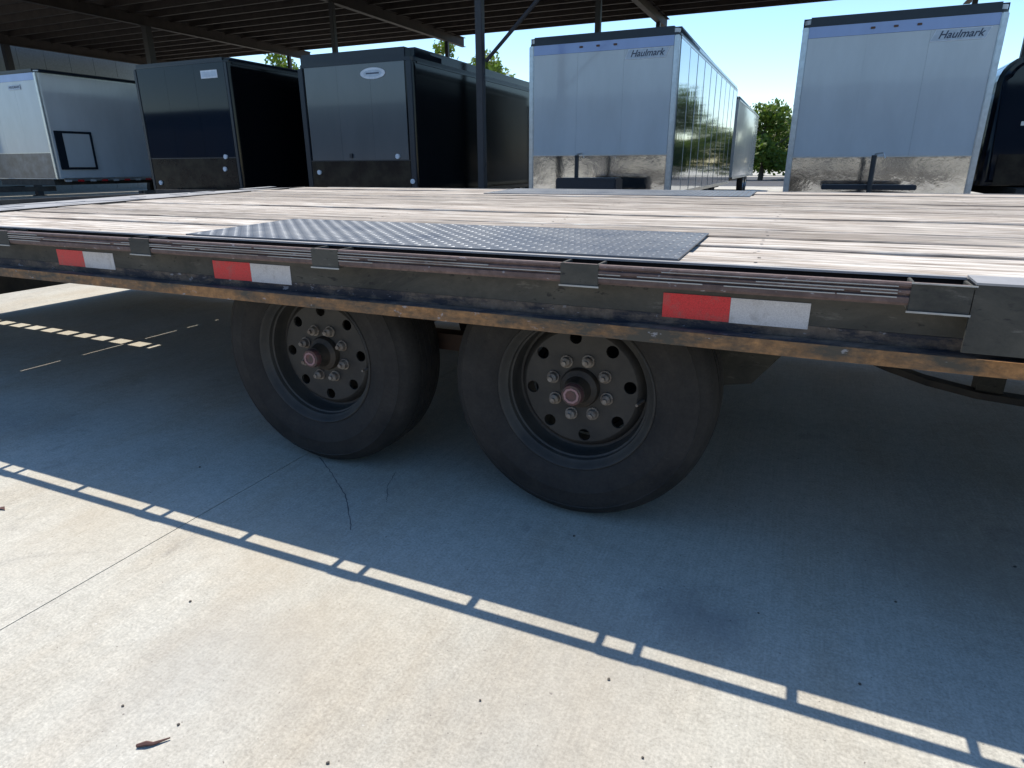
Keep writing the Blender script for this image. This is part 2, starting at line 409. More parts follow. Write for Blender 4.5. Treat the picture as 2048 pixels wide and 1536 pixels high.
# tread plates over the wheels, near and far side
def tread_plate(ya, yb, xa, xb):
    p = obj('tread_plate', tbox((xa, ya, .7705), (xb, yb, .7745)), MPLATE, TR)
    bm = B(); px = .025; nx = int((xb-xa)/px); ny = int((yb-ya)/px)
    for i in range(nx):
        for j in range(ny):
            cx, cyy = xa+px*(i+.5), ya+px*(j+.5); t = math.pi/4 if (i+j) % 2 else -math.pi/4
            c, s = math.cos(t), math.sin(t); L, w = .0115, .0036; z = zt(cyy, .7746)
            v = [bm.verts.new((cx+dx*c-dy*s, cyy+dx*s+dy*c, z)) for dx, dy in ((L, 0), (0, w), (-L, 0), (0, -w))]
            tp = bm.verts.new((cx, cyy, z+.0014))
            for q in range(4): bm.faces.new((v[q], v[(q+1) % 4], tp))
    obj('tread_lug', bm, MPLATE, p, kind='stuff')
tread_plate(1.4345, 1.915, -1.74, -.240)
tread_plate(3.43, 3.897, -1.70, -.255)
# end plate, slotted beavertail sloping down at the far left
obj('end_plate', tbox((XE-.09, YN+.0125, .7585), (XE, YF-.0005, .7665)), MSTEEL, TR)
obj('end_angle', tbox((XE-.002, YN+.013, .767), (XE+.006, YF-.001, .7735)), MDARK, TR)
def dz_tail(x): return -.045*max(0, (-3.52)-x)
GA, GB = 2.655, 2.735
for (ya, yb) in ((YN+.0125, GA), (GB, YF-.0005)):
    for xa, xb in ((-3.713, -3.5005), (-5.10, -3.7205)):
        bm = tbox((xa, ya, .7585), (xb, yb, .7665))
        for v in bm.verts: v.co.z += dz_tail(v.co.x)
        obj('beavertail_plate', bm, MSTEEL, TR)
for ya, yb in ((YN+.014, 1.86), (2.02, 2.10), (2.30, 2.42), (2.745, 2.80), (3.02, 3.10), (3.18, 3.32), (3.6, YF-.002)):
    obj('streak_break_strap', tbox((-3.75, ya, .7672), (-3.68, yb, .7702)), MSTEEL, TR)  # plates added over the cross slot to break up its streak of light
x = -3.525
while x > -5.06:
    bm = tbox((x-.05, GA+.0005, .752), (x, GB-.0005, .764))
    for v in bm.verts: v.co.z += dz_tail(v.co.x)
    obj('cleat', bm, MDARK, TR); x -= .163
for ya, yb in ((YN+.02, YF-.01),):
    bx('dark_end_panel', (-5.128, ya, .13), (-5.1005, yb, .76), MDARK, TR)  # dark upright panel across the end of the beavertail
# reflective tape on the side channel
for (xa, xb, xc) in ((-2.368, -2.226, -2.077), (-1.626, -1.473, -1.325), (-.263, -.117, .036), (.62, .765, .91)):
    zl, zh = .6475, .7015
    bx('red_reflector', (xa, YN-.0016, zl), (xb-.003, YN-.0003, zh), MRED, TR)
    bx('white_reflector', (xb-.0025, YN-.0016, zl-.001), (xc, YN-.0003, zh-.001), MWHT, TR)
# underframe
for y in (1.93, 3.36):
    bm = B(); box(bm, (-4.6, y-.05, .70), (3.2, y+.05, .712)); box(bm, (-4.6, y-.05, .50), (3.2, y+.05, .512)); box(bm, (-4.6, y-.005, .5125), (3.2, y+.005, .6995))
    obj('main_beam', bm, MDARK, TR)
for k in range(-5, 8):
    x = -.79+k*.70
    if x > XE+.1: bx('crossmember', (x-.03, YN+.013, .655), (x+.03, YF-.002, .6985), MDARK, TR)
for x in (-.5155, -1.4089):
    bm = B(); tube(bm, [(x, 1.66, .3776), (x, 3.62, .3776)], .045, 12); obj('axle', bm, MDARK, TR, smooth=40)
for x in (-.5155, -1.4089):
    for y in (1.93, 3.36):
        bm = B()
        for q in range(4):
            L = .38-.07*q; z = .33-.012*q
            tube(bm, [(x+L*t, y, z+.07*(t*t)) for t in (-1, -.66, -.33, 0, .33, .66, 1)], .009, 6)
        obj('leaf_spring', bm, MDARK, TR)
for y in (1.90, 3.30):
    bm = B(); prism(bm, [(-.20, .5), (0.03, .5), (.0, .465), (-.078, .362), (-.165, .345), (-.20, .40)], 'y', y, y+.06); obj('spring_hanger', bm, MDUST, TR)
    bm = B(); prism(bm, [(-1.06, .50), (-.86, .50), (-.90, .36), (-1.02, .36)], 'y', y, y+.06); obj('spring_hanger', bm, MDARK, TR)
    bm = B(); prism(bm, [(-1.93, .50), (-1.70, .50), (-1.75, .36), (-1.86, .36)], 'y', y, y+.06); obj('spring_hanger', bm, MDARK, TR)
bm = B(); prism(bm, [(-1.12, .44), (-.80, .44), (-.84, .385), (-1.08, .385)], 'y', 1.80, 1.86); obj('equalizer', bm, dirty('brown_bushing', (.06, .035, .025), (.09, .05, .03), .5, 20, .7), TR)
# bowed brace hanging below the frame at the right
bm = B(); pts = [(-.1, 2.4, .48), (.12, 2.4, .385), (.315, 2.4, .312), (.438, 2.4, .276), (.582, 2.4, .250), (.714, 2.4, .242), (1.0, 2.4, .25), (1.5, 2.4, .33)]
for a, b in zip(pts, pts[1:]):
    vs = [bm.verts.new((p[0], 2.4+dy, p[2]+dz)) for p in (a, b) for dy in (-.03, .03) for dz in (0, .022)]
    for f in ((0, 1, 5, 4), (2, 6, 7, 3), (0, 4, 6, 2), (1, 3, 7, 5)): bm.faces.new([vs[i] for i in f])
obj('bowed_brace', bm, MDARK, TR)
bx('brace_hanger', (.580, 2.395, .2505), (.655, 2.455, .70), MDUST, TR)

# wheels -------------------------------------------------------------
def make_wheel(x, yo=1.564, label=None):
    z = .3776; s = 1
    w = empty('wheel', (x, 1.66, z), TR)
    d = yo-1.564
    tp = [(.221, 1.580), (.226, 1.568), (.240, 1.559), (.262, 1.5525), (.285, 1.549), (.289, 1.5475), (.293, 1.549), (.318, 1.5500), (.336, 1.5545), (.3385, 1.553), (.341, 1.557), (.355, 1.566), (.3660, 1.580), (.3725, 1.598),
          (.3755, 1.612), (.3758, 1.625), (.3690, 1.6255), (.3690, 1.631), (.3765, 1.6315), (.3770, 1.652), (.3700, 1.6525), (.3700, 1.659), (.3776, 1.6595), (.3776, 1.682), (.3700, 1.6825), (.3700, 1.690), (.3770, 1.6905), (.3765, 1.712),
          (.3690, 1.7125), (.3690, 1.718), (.3758, 1.7185), (.3750, 1.735), (.3690, 1.752), (.357, 1.772), (.33, 1.786), (.28, 1.791), (.24, 1.782), (.221, 1.765)]
    bm = B(); lathe(bm, [(r, y+d) for r, y in tp], x, z, 96, close=True)
    for v in bm.verts:                                             # slight flat where it bears on the ground
        if v.co.z < .005: v.co.z = .0006
    obj('tyre', bm, MTYRE, w, smooth=28)
    rp = [(.2205, 1.583), (.2255, 1.571), (.2258, 1.5655), (.2225, 1.5635), (.2180, 1.567), (.2130, 1.578), (.2035, 1.586), (.2010, 1.598), (.1965, 1.601), (.1945, 1.622), (.1960, 1.640), (.190, 1.6505), (.1835, 1.6525), (.1800, 1.646), (.1725, 1.6345), (.166, 1.6305), (.1635, 1.6290), (.1635, 1.640), (.186, 1.668), (.194, 1.70), (.202, 1.765), (.2205, 1.775)]
    bm = B(); lathe(bm, [(r, y+d) for r, y in rp], x, z, 96); obj('rim', bm, MRIM, w, smooth=35)
    # disc with eight round hand holes
    bm = B(); es = []
    def ring(cx, cz, r, n):
        vs = [bm.verts.new((cx+r*math.sin(2*math.pi*k/n), 1.629+d, cz+r*math.cos(2*math.pi*k/n))) for k in range(n)]
        return [bm.edges.new((vs[k], vs[(k+1) % n])) for k in range(n)]
    es += ring(x, z, .1640, 64); es += ring(x, z, .058, 32)
    rot = -.0332 if x < -1 else -.118
    for k in range(8):
        t = rot+k*math.pi/4; es += ring(x+.1434*math.sin(t), z+.1434*math.cos(t), .0178, 20)
    bmesh.ops.triangle_fill(bm, edges=es, use_beauty=True)
    # drop any fill inside holes
    bad = []
    for f in bm.faces:
        c = f.calc_center_median(); 
        for k in range(8):
            t = rot+k*math.pi/4
            if math.hypot(c.x-x-.1434*math.sin(t), c.z-z-.1434*math.cos(t)) < .0165: bad.append(f)
        if math.hypot(c.x-x, c.z-z) < .055: bad.append(f)
    if bad: bmesh.ops.delete(bm, geom=list(set(bad)), context='FACES')
    ex = bmesh.ops.extrude_face_region(bm, geom=bm.faces[:])
    bmesh.ops.translate(bm, verts=[v for v in ex['geom'] if isinstance(v, bmesh.types.BMVert)], vec=(0, .009, 0))
    obj('wheel_disc', bm, MRIM, w)
    bm = B(); lathe(bm, [(.0, 1.72), (.150, 1.72), (.150, 1.70), (.165, 1.70), (.165, 1.74), (0, 1.74)], x, z, 40); obj('brake_drum', bm, MDARK, w, smooth=40)
    bm = B(); lathe(bm, [(.0575, 1.66+d), (.0575, 1.622+d), (.054, 1.612+d), (.040, 1.604+d), (.034, 1.580+d), (.0335, 1.574+d), (.033, 1.570+d), (0, 1.570+d)], x, z, 40); obj('hub', bm, MHOLE, w, smooth=35)
    bm = B(); lathe(bm, [(.031, 1.5698+d), (.031, 1.558+d), (.028, 1.552+d), (.024, 1.551+d), (.021, 1.5520+d), (0, 1.5505+d)], x, z, 24); h = obj('hub_cap', bm, MCAP, w, smooth=35)
    bm = B(); lathe(bm, [(.0225, 1.5518+d), (.0225, 1.5492+d), (.0165, 1.5492+d), (.0165, 1.5518+d)], x, z, 9); obj('cap_ring', bm, MCAPW, w)
    for k in range(8):
        t = rot+(k+.5)*math.pi/4; cx, cz = x+.0825*math.sin(t), z+.0825*math.cos(t)
        bm = B(); lathe(bm, [(.0185, 1.6285+d), (.0185, 1.624+d), (.0145, 1.6238+d), (.0140, 1.610+d), (.0120, 1.608+d), (.0068, 1.604+d), (.0068, 1.597+d), (0, 1.5965+d)], cx, cz, 12)
        obj('lug_nut', bm, MNUT, w, smooth=30)
    bm = B(); t = rot+2.3*math.pi/4; tube(bm, [(x+.178*math.sin(t), 1.648+d, z+.178*math.cos(t)), (x+.170*math.sin(t), 1.600+d, z+.170*math.cos(t))], [.0055, .004], 8); obj('valve_stem', bm, MNUT, w, smooth=40)
    return w
wh1 = make_wheel(-.5155); wh2 = make_wheel(-1.4089)
wh1['label'] = 'nearer black steel wheel with faded red hub cap, right of the pair'
wh2['label'] = 'further black steel wheel, left of the pair'
for x in (-.5155, -1.4089):   # far-side wheels seen only from behind
    w = empty('wheel', (x, 3.66, .3776), TR)
    bm = B(); lathe(bm, [(.22, 3.56), (.25, 3.545), (.32, 3.54), (.36, 3.56), (.3776, 3.59), (.3776, 3.72), (.36, 3.75), (.25, 3.77), (.22, 3.76)], x, .3776, 48, True); obj('tyre', bm, MTYRE, w, smooth=35)
    bm = B(); lathe(bm, [(.22, 3.57), (.19, 3.60), (.18, 3.68), (0, 3.68)], x, .3776, 32); obj('rim', bm, MRIM, w, smooth=35)

# ------------------------------------------------------------------ canopy
CN = empty('canopy', (-11, 15, 0), label='open steel canopy with dark purlins and thin posts over the parked cargo trailers', category='canopy')
RH = 5.5; RX0, RX1, RY0, RY1 = -27.6, 5.2, 7.6, 22.75
bm = B(); n = 0; x = RX0; row = []
while x < RX1:
    for dx, dz in ((0, 0), (.11, 0), (.14, .035), (.19, .035), (.22, 0)):
        if dx == .22: continue
        row.append((x+dx, RH+.002+dz))
    x += .22
pr = None
for (x, z) in row:
    q = (bm.verts.new((x, RY0, z)), bm.verts.new((x, RY1, z)))
    if pr: bm.faces.new((pr[0], pr[1], q[1], q[0]))
    pr = q
ex = bmesh.ops.extrude_face_region(bm, geom=bm.faces[:]); bmesh.ops.translate(bm, verts=[v for v in ex['geom'] if isinstance(v, bmesh.types.BMVert)], vec=(0, 0, .004))
obj('roof_sheet', bm, MROOF, CN)
y = RY0+.05
while y < RY1:
    bm = B(); h = .24
    box(bm, (RX0, y, RH-h), (RX1, y+.004, RH)); box(bm, (RX0, y+.0042, RH-h), (RX1, y+.07, RH-h+.004)); box(bm, (RX0, y+.0042, RH-.004), (RX1, y+.07, RH-.0005))
    obj('purlin', bm, MPURL, CN); y += .72
PXs = [-25.9, -18.9, -11.95, -4.72, 2.5+.75]
for x in PXs:
    bm = B(); z0, z1 = RH-.50, RH-.203
    box(bm, (x-.08, RY0, z0), (x+.08, RY1, z0+.012)); box(bm, (x-.08, RY0, z1-.012), (x+.08, RY1, z1)); box(bm, (x-.005, RY0, z0+.0125), (x+.005, RY1, z1-.0125))
    obj('rafter', bm, MPURL, CN)
    for y in (9.5, 15.4, 21.5):
        if y < 10 and -15 < x < -8: continue
        bm = B(); t = .055 if y < 10 else (.10 if x < -15 and y < 16 else .06); box(bm, (x-t, y-t, 0), (x+t, y+t, RH-.5)); obj('post', bm, MPOST, CN, bevel=.006)
        bx('base_plate', (x-.16, y-.16, 0.0005), (x+.16, y+.16, .018), MPOST, CN)
bm = B(); tube(bm, [(-4.63, 9.5, 2.44), (-1.75, 9.5, 4.98)], .028, 8); obj('knee_brace', bm, MPOST, CN)
bm = B(); box(bm, (RX0, 9.45, RH-.70), (RX1, 9.55, RH-.50)); obj('eave_beam', bm, MPURL, CN)

# ------------------------------------------------------------------ enclosed cargo trailers
def text_mesh(name, body, size, mat, loc, parent, shear=.3, xs=1.0, ext=.001):
    c = bpy.data.curves.new(name, 'FONT'); c.body = body; c.size = size; c.shear = shear; c.extrude = ext
    c.align_x = 'CENTER'; c.align_y = 'CENTER'; c.offset = size*.018
    t = bpy.data.objects.new('tmp', c); S.collection.objects.link(t)
    dg = bpy.context.evaluated_depsgraph_get(); me = bpy.data.meshes.new_from_object(t.evaluated_get(dg))
    bpy.data.objects.remove(t); me.materials.clear(); me.materials.append(mat)
    me.transform(Matrix.Rotation(math.pi/2, 4, 'X') @ Matrix.Diagonal((xs, 1, 1, 1)))
    o = bpy.data.objects.new(name, me); S.collection.objects.link(o)
    return place(o, parent, loc)
def rounded_front(bm, x0, x1, y0, y1, z0, z1, r=.10, seg=5):
    """body plan with rounded front vertical corners"""
    pts = [(x1, y1), (x0, y1)]
    for k in range(seg+1):
        t = math.pi+ (math.pi/2)*k/seg; pts.append((x0+r+r*math.cos(t), y0+r+r*math.sin(t)))
    for k in range(seg+1):
        t = 1.5*math.pi+(math.pi/2)*k/seg; pts.append((x1-r+r*math.cos(t), y0+r+r*math.sin(t)))
    prism(bm, pts, 'z', z0, z1)
def cargo(x0, x1, y0, L, z0, z1, front, side, label, guard, zg, rot=0, trim=MTRIM, corner=MCH, header=None, side_panels=0, glossy_side=None, lights=True, cap=.14, r=.09, wheels=True, inset=.0):
    c = Vector(((x0+x1)/2, y0, 0))
    T = empty('cargo_trailer', c, label=label, category='trailer', group='enclosed cargo trailers parked in a row under the canopy')
    bm = B(); rounded_front(bm, x0+.012, x1-.012, y0+.02, y0+L, z0, z1-.03, r); obj('body', bm, side, T, smooth=35)
    # roof cap: dark band that rolls over the top
    bm = B(); rounded_front(bm, x0, x1, y0, y0+L+.01, z1-cap*.55, z1, r+.01)
    bmesh.ops.bevel(bm, geom=[e for e in bm.edges if abs(e.verts[0].co.z-z1) < 1e-4 and abs(e.verts[1].co.z-z1) < 1e-4], offset=cap*.4, segments=3, affect='EDGES')
    obj('roof_cap', bm, trim, T, smooth=40)
    zc = z1-cap*.55
    hb = zc
    if header:
        bx('header_panel', (x0+r, y0+.004, zc-.15), (x1-r, y0+.0185, zc-.001), header, T); hb = zc-.152
    fx0, fx1 = x0+r+inset, x1-r-inset
    # front skin in three sheets with seams
    n = 3
    for k in range(n):
        a = fx0+(fx1-fx0)*k/n; b = fx0+(fx1-fx0)*(k+1)/n
        bx('front_panel', (a+.0007, y0+.006, zg+.012), (b-.0007, y0+.0185, hb-.002), front, T, bevel=.001)
    bx('guard_strip', (x0+r*.6, y0-.002, zg-.006), (x1-r*.6, y0+.0185, zg+.0105), corner, T)
    for k in range(2):
        a = x0+r+(x1-x0-2*r)*k/2; b = x0+r+(x1-x0-2*r)*(k+1)/2
        bx('stone_guard', (a+.001, y0+.002, z0+.02), (b-.001, y0+.0185, zg-.0075), guard, T)
    for xa, xb in ((x0+.002, x0+r-.004), (x1-r+.004, x1-.002)):
        bm = B(); box(bm, (xa, y0-.003, z0), (xb, y0+.03, zc-.001)); obj('corner_post', bm, corner, T, bevel=.012, smooth=50)
    for xe in (x0, x1):
        s = -1 if xe == x0 else 1
        bm = B(); box(bm, (xe-.004 if s > 0 else xe-.004, y0+r+.05, z0-.05), (xe+.004, y0+L-.02, z0+.02)); obj('bottom_rail', bm, corner, T)
        bm = B(); box(bm, (xe-.006, y0+r+.05, zc-.03), (xe+.006, y0+L-.02, zc-.0005)); obj('top_rail', bm, corner, T)
    # side sheets with visible seams
    if side_panels:
        p = (L-r-.08)/side_panels
        for s, xe in ((1, x1),):
            for k in range(side_panels):
                a = y0+r+.05+k*p
                bx('side_panel', (xe-.0115, a+.004, z0+.021), (xe-.001+random.uniform(0, .003), a+p-.004, zc-.031), glossy_side or side, T)
                bx('side_batten', (xe-.0115, a+p-.0035, z0+.021), (xe+.006, a+p+.0035, zc-.031), corner, T)
    if lights:
        for xx in (-.29, 0, .29):
            bm = B(); box(bm, (c.x-.05+xx-.03, y0-.010, zc-.085), (c.x-.05+xx+.03, y0+.0035, zc-.055)); obj('clearance_light', bm, MLAMP, T, bevel=.004)
    # wheels and frame
    bx('chassis', (x0+.25, y0+.05, z0-.14), (x1-.25, y0+L-.1, z0-.001), MDARK, T)
    if wheels:
        for yy in (y0+L*.55, y0+L*.55+.88):
            for s, xe in ((-1, x0), (1, x1)):
                bm = B(); 
                m = Matrix.Rotation(math.pi/2, 3, 'Z')
                lathe(bm, [(.19, -.10), (.25, -.11), (.34, -.10), (.365, -.07), (.365, .07), (.34, .10), (.25, .11), (.19, .10)], 0, 0, 28, True)
                bmesh.ops.rotate(bm, verts=bm.verts, cent=(0, 0, 0), matrix=m); bmesh.ops.translate(bm, verts=bm.verts, vec=(xe-s*.13, yy, .365))
                w = obj('tyre', bm, MTYRE, T, smooth=35)
                bm = B(); lathe(bm, [(0, -.05), (.10, -.05), (.14, -.02), (.19, -.09), (.192, .09), (0, .09)], 0, 0, 24)
                bmesh.ops.rotate(bm, verts=bm.verts, cent=(0, 0, 0), matrix=Matrix.Rotation(s*math.pi/2, 3, 'Z')); bmesh.ops.translate(bm, verts=bm.verts, vec=(xe-s*.13, yy, .365))
                obj('rim', bm, MCH, w, smooth=35)
    # tongue: A-frame, coupler, jack
    bm = B(); yt = y0-1.25; zz = .44
    for s in (-1, 1):
        a = Vector((c.x+s*.62, y0+.3, zz)); b = Vector((c.x+s*.05, yt, zz)); d = (b-a).normalized(); nn = Vector((-d.y, d.x, 0))*.035
        vs = [bm.verts.new(p+q*nn+Vector((0, 0, h))) for p in (a, b) for q in (-1, 1) for h in (0, .11)]
        for f in ((0, 1, 3, 2), (4, 6, 7, 5), (0, 4, 5, 1), (2, 3, 7, 6), (0, 2, 6, 4), (1, 5, 7, 3)): bm.faces.new([vs[i] for i in f])
    obj('tongue', bm, MDARK, T)
    return T, c, zc
def finish(T, rot):
    T.rotation_euler = (0, 0, rot)
def jack(T, x, y, zt_, side=0):
    bm = B(); tube(bm, [(x, y, .05), (x, y, .35)], .022, 8); tube(bm, [(x, y, .30), (x, y, zt_)], .034, 10); box(bm, (x-.07, y-.07, .0), (x+.07, y+.07, .05))
    j = obj('jack', bm, MPOST, T)
    bm = B(); tube(bm, [(x, y, zt_+.01), (x+.10, y-.03, zt_+.03), (x+.13, y-.03, zt_-.04)], .010, 6); obj('crank', bm, MCH, j)

MG1 = dirty('dull_stone_guard', (.22, .22, .24), (.14, .125, .12), .6, 4, .35, .5)
# white one on the far left
T1, c1, zc1 = cargo(-18.55, -16.0, 10.0, 8.2, .72, 3.06, MGW, MGW, 'white cargo trailer at the far left with a square side hatch framed in black', MG1, 1.30, header=MBLUEW, side_panels=0, corner=MCH, trim=MTRIM, lights=False)
ya, yb, za, zb = 10.12, 11.0, .93, 1.78
for n_, a, b in (('hatch_frame', (-15.997, ya, zb-.05), (-15.975, yb, zb)), ('hatch_frame', (-15.997, ya, za), (-15.975, yb, za+.05)), ('hatch_frame', (-15.997, ya, za+.0505), (-15.975, ya+.18, zb-.0505)), ('hatch_frame', (-15.997, yb-.05, za+.0505), (-15.975, yb, zb-.0505))):
    bx(n_, a, b, MTRIM, T1, bevel=.003)
bx('hatch_door', (-15.999, ya+.181, za+.051), (-15.982, yb-.051, zb-.051), MGW, T1, bevel=.004)
for k in range(9):
    y = 10.15+k*.30
    bx('reflective_tape', (-15.994, y, .655), (-15.990, y+.149, .70), MRED if k % 2 else MWHT, T1)
bx('name_plate', (-17.05, 9.988, 2.66), (-16.62, 9.9945, 2.76), MSILB, T1)
text_mesh('lettering', 'HAULMARK', .075, MINK, (-16.835, 9.987, 2.71), T1)

T2, c2, zc2 = cargo(-12.81, -10.26, 9.96, 7.2, .47, 2.92, MGK, MGS, 'glossy black cargo trailer with a small white front badge, second from the left', MPOLK, 1.14, corner=MTRIM, lights=False)
bm = B(); box(bm, (-10.96, 9.958, 2.58), (-10.53, 9.9655, 2.72)); b2 = obj('front_badge', bm, MBADGE, T2, bevel=.003)
bx('badge_border', (-10.93, 9.9555, 2.605), (-10.56, 9.9578, 2.695), MSILB, b2)
for (x, z) in ((-10.60, 1.16), (-10.66, .93), (-12.55, .66)):
    bm = B(); tube(bm, [(x, 9.935, z), (x, 9.962, z)], .045, 14); obj('front_lamp', bm, MWLAMP, T2, smooth=40)

T3, c3, zc3 = cargo(-9.18, -6.63, 10.63, 7.6, .50, 2.95, MGG, MGS, 'cargo trailer with a grey front in a black frame and an oval white badge', MPOLK, 1.07, corner=MTRIM, lights=False, cap=.40, r=.13, inset=.03)
bm = B()
vs = [(-7.46+.27*math.cos(t), 2.56+.095*math.sin(t)) for t in [k*2*math.pi/32 for k in range(32)]]
prism(bm, vs, 'y', 10.622, 10.6355); b3 = obj('oval_badge', bm, MBADGE, T3)
bm = B(); vs = [(-7.46+.20*math.cos(t), 2.56+.058*math.sin(t)) for t in [k*2*math.pi/32 for k in range(32)]]
prism(bm, vs, 'y', 10.619, 10.6215); obj('badge_centre', bm, MSILB, b3)
bx('badge_stroke', (-7.60, 10.6165, 2.548), (-7.32, 10.6185, 2.572), MINK, b3)
for (x, z) in ((-7.02, 1.14), (-8.87, .86), (-6.72, .70)):
    bm = B(); tube(bm, [(x, 10.60, z), (x, 10.632, z)], .045, 14); obj('front_lamp', bm, MWLAMP, T3, smooth=40)
bx('grab_bar', (-8.1, 10.60, 1.12), (-8.04, 10.6345, 1.20), MTRIM, T3)

T4, c4, zc4 = cargo(-4.67, -2.12, 11.28, 8.9, .50, 3.02, MGW, MGW, 'tall white cargo trailer with mirror bright ribbed side, beside the nearest canopy post', MPOL, 1.13, header=MBLUEW, side_panels=10, glossy_side=MMIR, cap=.23)
T5, c5, zc5 = cargo(-.37, 2.18, 11.59, 8.0, .50, 3.02, MGW, MGW, 'tall white cargo trailer at the right with its jack standing before a silver stone guard', MPOL, 1.07, header=MBLUEW, side_panels=9, glossy_side=MMIR, cap=.23)
for T, cx, y, z in ((T4, -2.63, 11.28, 2.66), (T5, 1.66, 11.59, 2.66)):
    bm = B(); prism(bm, [(cx-.36, z-.075), (cx+.30, z-.075), (cx+.36, z+.075), (cx-.30, z+.075)], 'y', y-.004, y+.0055); p = obj('name_plate', bm, MBADGE, T)
    bm = B(); prism(bm, [(cx-.345, z-.066), (cx+.295, z-.066), (cx+.345, z+.066), (cx-.295, z+.066)], 'y', y-.0055, y-.0042); obj('plate_face', bm, MSILB, p)
    text_mesh('lettering', 'Haulmark', .135, MINK, (cx, y-.0065, z+.002), p, shear=.35, xs=1.0)
jack(T4, -3.45, 10.35, 1.12); jack(T5, .78, 10.55, 1.08)
bm = B(); box(bm, (-3.68, 10.0, .52), (-2.70, 10.42, .78)); obj('battery_box', bm, MTRIM, T4, bevel=.02)
bx('step_board', (.17, 10.6, .62), (1.36, 10.75, .69), MTRIM, T5, bevel=.01)
T6, c6, zc6 = cargo(-4.45, -2.12, 20.9, 8.0, .6, 2.82, MGW, MGW, 'pale cargo trailer parked close behind the mirror sided one', MPOL, 1.1, corner=MCH, side_panels=0, lights=False)
# dark rounded-nose trailer at right edge
T7 = empty('cargo_trailer', (4.1, 13, 0), label='dark trailer with a rounded nose and roof, cut off at the right edge', category='trailer', group='enclosed cargo trailers parked in a row under the canopy')
bm = B(); prof = []
x0, x1, z0, z1, r = 2.52, 5.1, .62, 2.55, .38
for k in range(7): t = math.pi/2+math.pi/2*k/6; prof.append((x0+r+r*math.cos(t), z1-r+r*math.sin(t)))
prof += [(x0, z0), (x1, z0)]
for k in range(7): t = math.pi/2*k/6; prof.append((x1-r+r*math.cos(t), z1-r+r*math.sin(t)))
prism(bm, prof, 'y', 13.25, 20); obj('body', bm, MGK, T7, smooth=30)
bm = B(); pr2 = [(x0+(x-x0)*.97+.04, z*.985+.01) for x, z in prof]; prism(bm, pr2, 'y', 13.0, 13.248)
bmesh.ops.bevel(bm, geom=[e for e in bm.edges if abs(e.verts[0].co.y-13) < 1e-4 and abs(e.verts[1].co.y-13) < 1e-4], offset=.09, segments=3, affect='EDGES')
obj('nose', bm, MGK, T7, smooth=40)
bx('nose_strip', (2.9, 12.985, 1.52), (4.8, 12.999, 1.58), MCH, T7)
bx('nose_guard', (2.7, 12.97, .64), (4.95, 12.998, 1.1), MPOLK, T7)
bm = B(); tube(bm, [(2.85, 16, .365), (2.62, 16, .365)], .36, 24); obj('tyre', bm, MTYRE, T7)
bx('chassis', (2.9, 12.4, .45), (4.7, 19.8, .60), MDARK, T7)
# ------------------------------------------------------------------ building at left
BL = empty('metal_building', (-34, 17, 0), label='grey green metal building behind the trailers at the far left', category='building')
bx('wall', (-40, 12, 0), (-28.03, 22.6, 5.50), MWALL, BL)
k = 12.0
while k < 22.4:
    bx('wall_panel', (-28.028, k+.006, .1), (-28.012, k+.994, 5.35), MWALL, BL); k += 1.0
bx('roof_edge', (-40.1, 11.9, 5.505), (-27.9, 22.7, 5.62), MTRIM, BL)

WB = empty('added_reflector_building', (-10, -17, 0), label='unseen long dark building added behind the camera to be mirrored in the glossy trailer fronts', category='building')  # building added out of view as a dark reflector for the glossy fronts
bx('wall', (-48, -22, 0), (22, -14, 4.4), plain('dark_reflector_wall', (.035, .033, .03), .8), WB)
for k in range(14):
    bx('reflector_band_post', (-44+k*4.7, -13.898, 0), (-42.6+k*4.7, -13.6, random.uniform(.5, 1.2)), MPOST, WB)
for k in range(9):
    bx('roller_door', (-44+k*7.2, -13.99, 1.31), (-40+k*7.2, -13.95, 3.5), MPOST, WB)
bx('pale_reflector_band', (-48, -13.998, 0), (22, -13.90, 1.3), MC, WB)  # pale band added low down for the stone guards to mirror
bx('roof_edge', (-48.2, -22.2, 4.405), (22.2, -13.6, 4.55), MTRIM, WB)

# ------------------------------------------------------------------ trees
def crown_mesh(seed, R, H, n, ls):
    rnd = random.Random(seed); bm = B(); cl = []
    for k in range(26):
        a = rnd.uniform(0, 6.283); rr = R*math.sqrt(rnd.random())*.8; h = rnd.uniform(0, 1)
        s = math.sin(math.pi*min(1, .2+.75*h)); cl.append(Vector((rr*s*math.cos(a), rr*s*math.sin(a), h*H))+Vector((0, 0, 0)))
    for k in range(n):
        c = rnd.choice(cl); d = Vector([rnd.gauss(0, 1) for _ in range(3)]); d.normalize()
        p = c+d*(R*.34*(rnd.random()**.4)); p.z = max(p.z, -.2)
        u = Vector([rnd.gauss(0, 1) for _ in range(3)]).normalized(); w = u.orthogonal().normalized(); l = ls*rnd.uniform(.6, 1.3)
        v = [bm.verts.new(p+u*l), bm.verts.new(p+w*l*.5), bm.verts.new(p-u*l), bm.verts.new(p-w*l*.5)]; bm.faces.new(v)
    return bm
protos = []
def tree(x, y, h, label, seed, mat, R=2.2, n=3600, ls=.17):
    T = empty('tree', (x, y, 0), label=label, category='tree', group='trees beyond the canopy')
    bm = B(); tube(bm, [(x, y, 0), (x+.1, y, h*.3), (x-.05, y+.1, h*.6), (x, y, h*.85)], [.17, .13, .08, .03], 8)
    for k in range(5):
        a = k*1.3+seed; tube(bm, [(x, y, h*(.28+.08*k)), (x+R*.6*math.cos(a), y+R*.6*math.sin(a), h*(.5+.08*k))], [.06, .02], 5)
    obj('trunk', bm, MBARK, T, smooth=50)
    bm = crown_mesh(seed, R, h*.72, n, ls); bmesh.ops.translate(bm, verts=bm.verts, vec=(x, y, h*.20)); obj('crown', bm, mat, T)
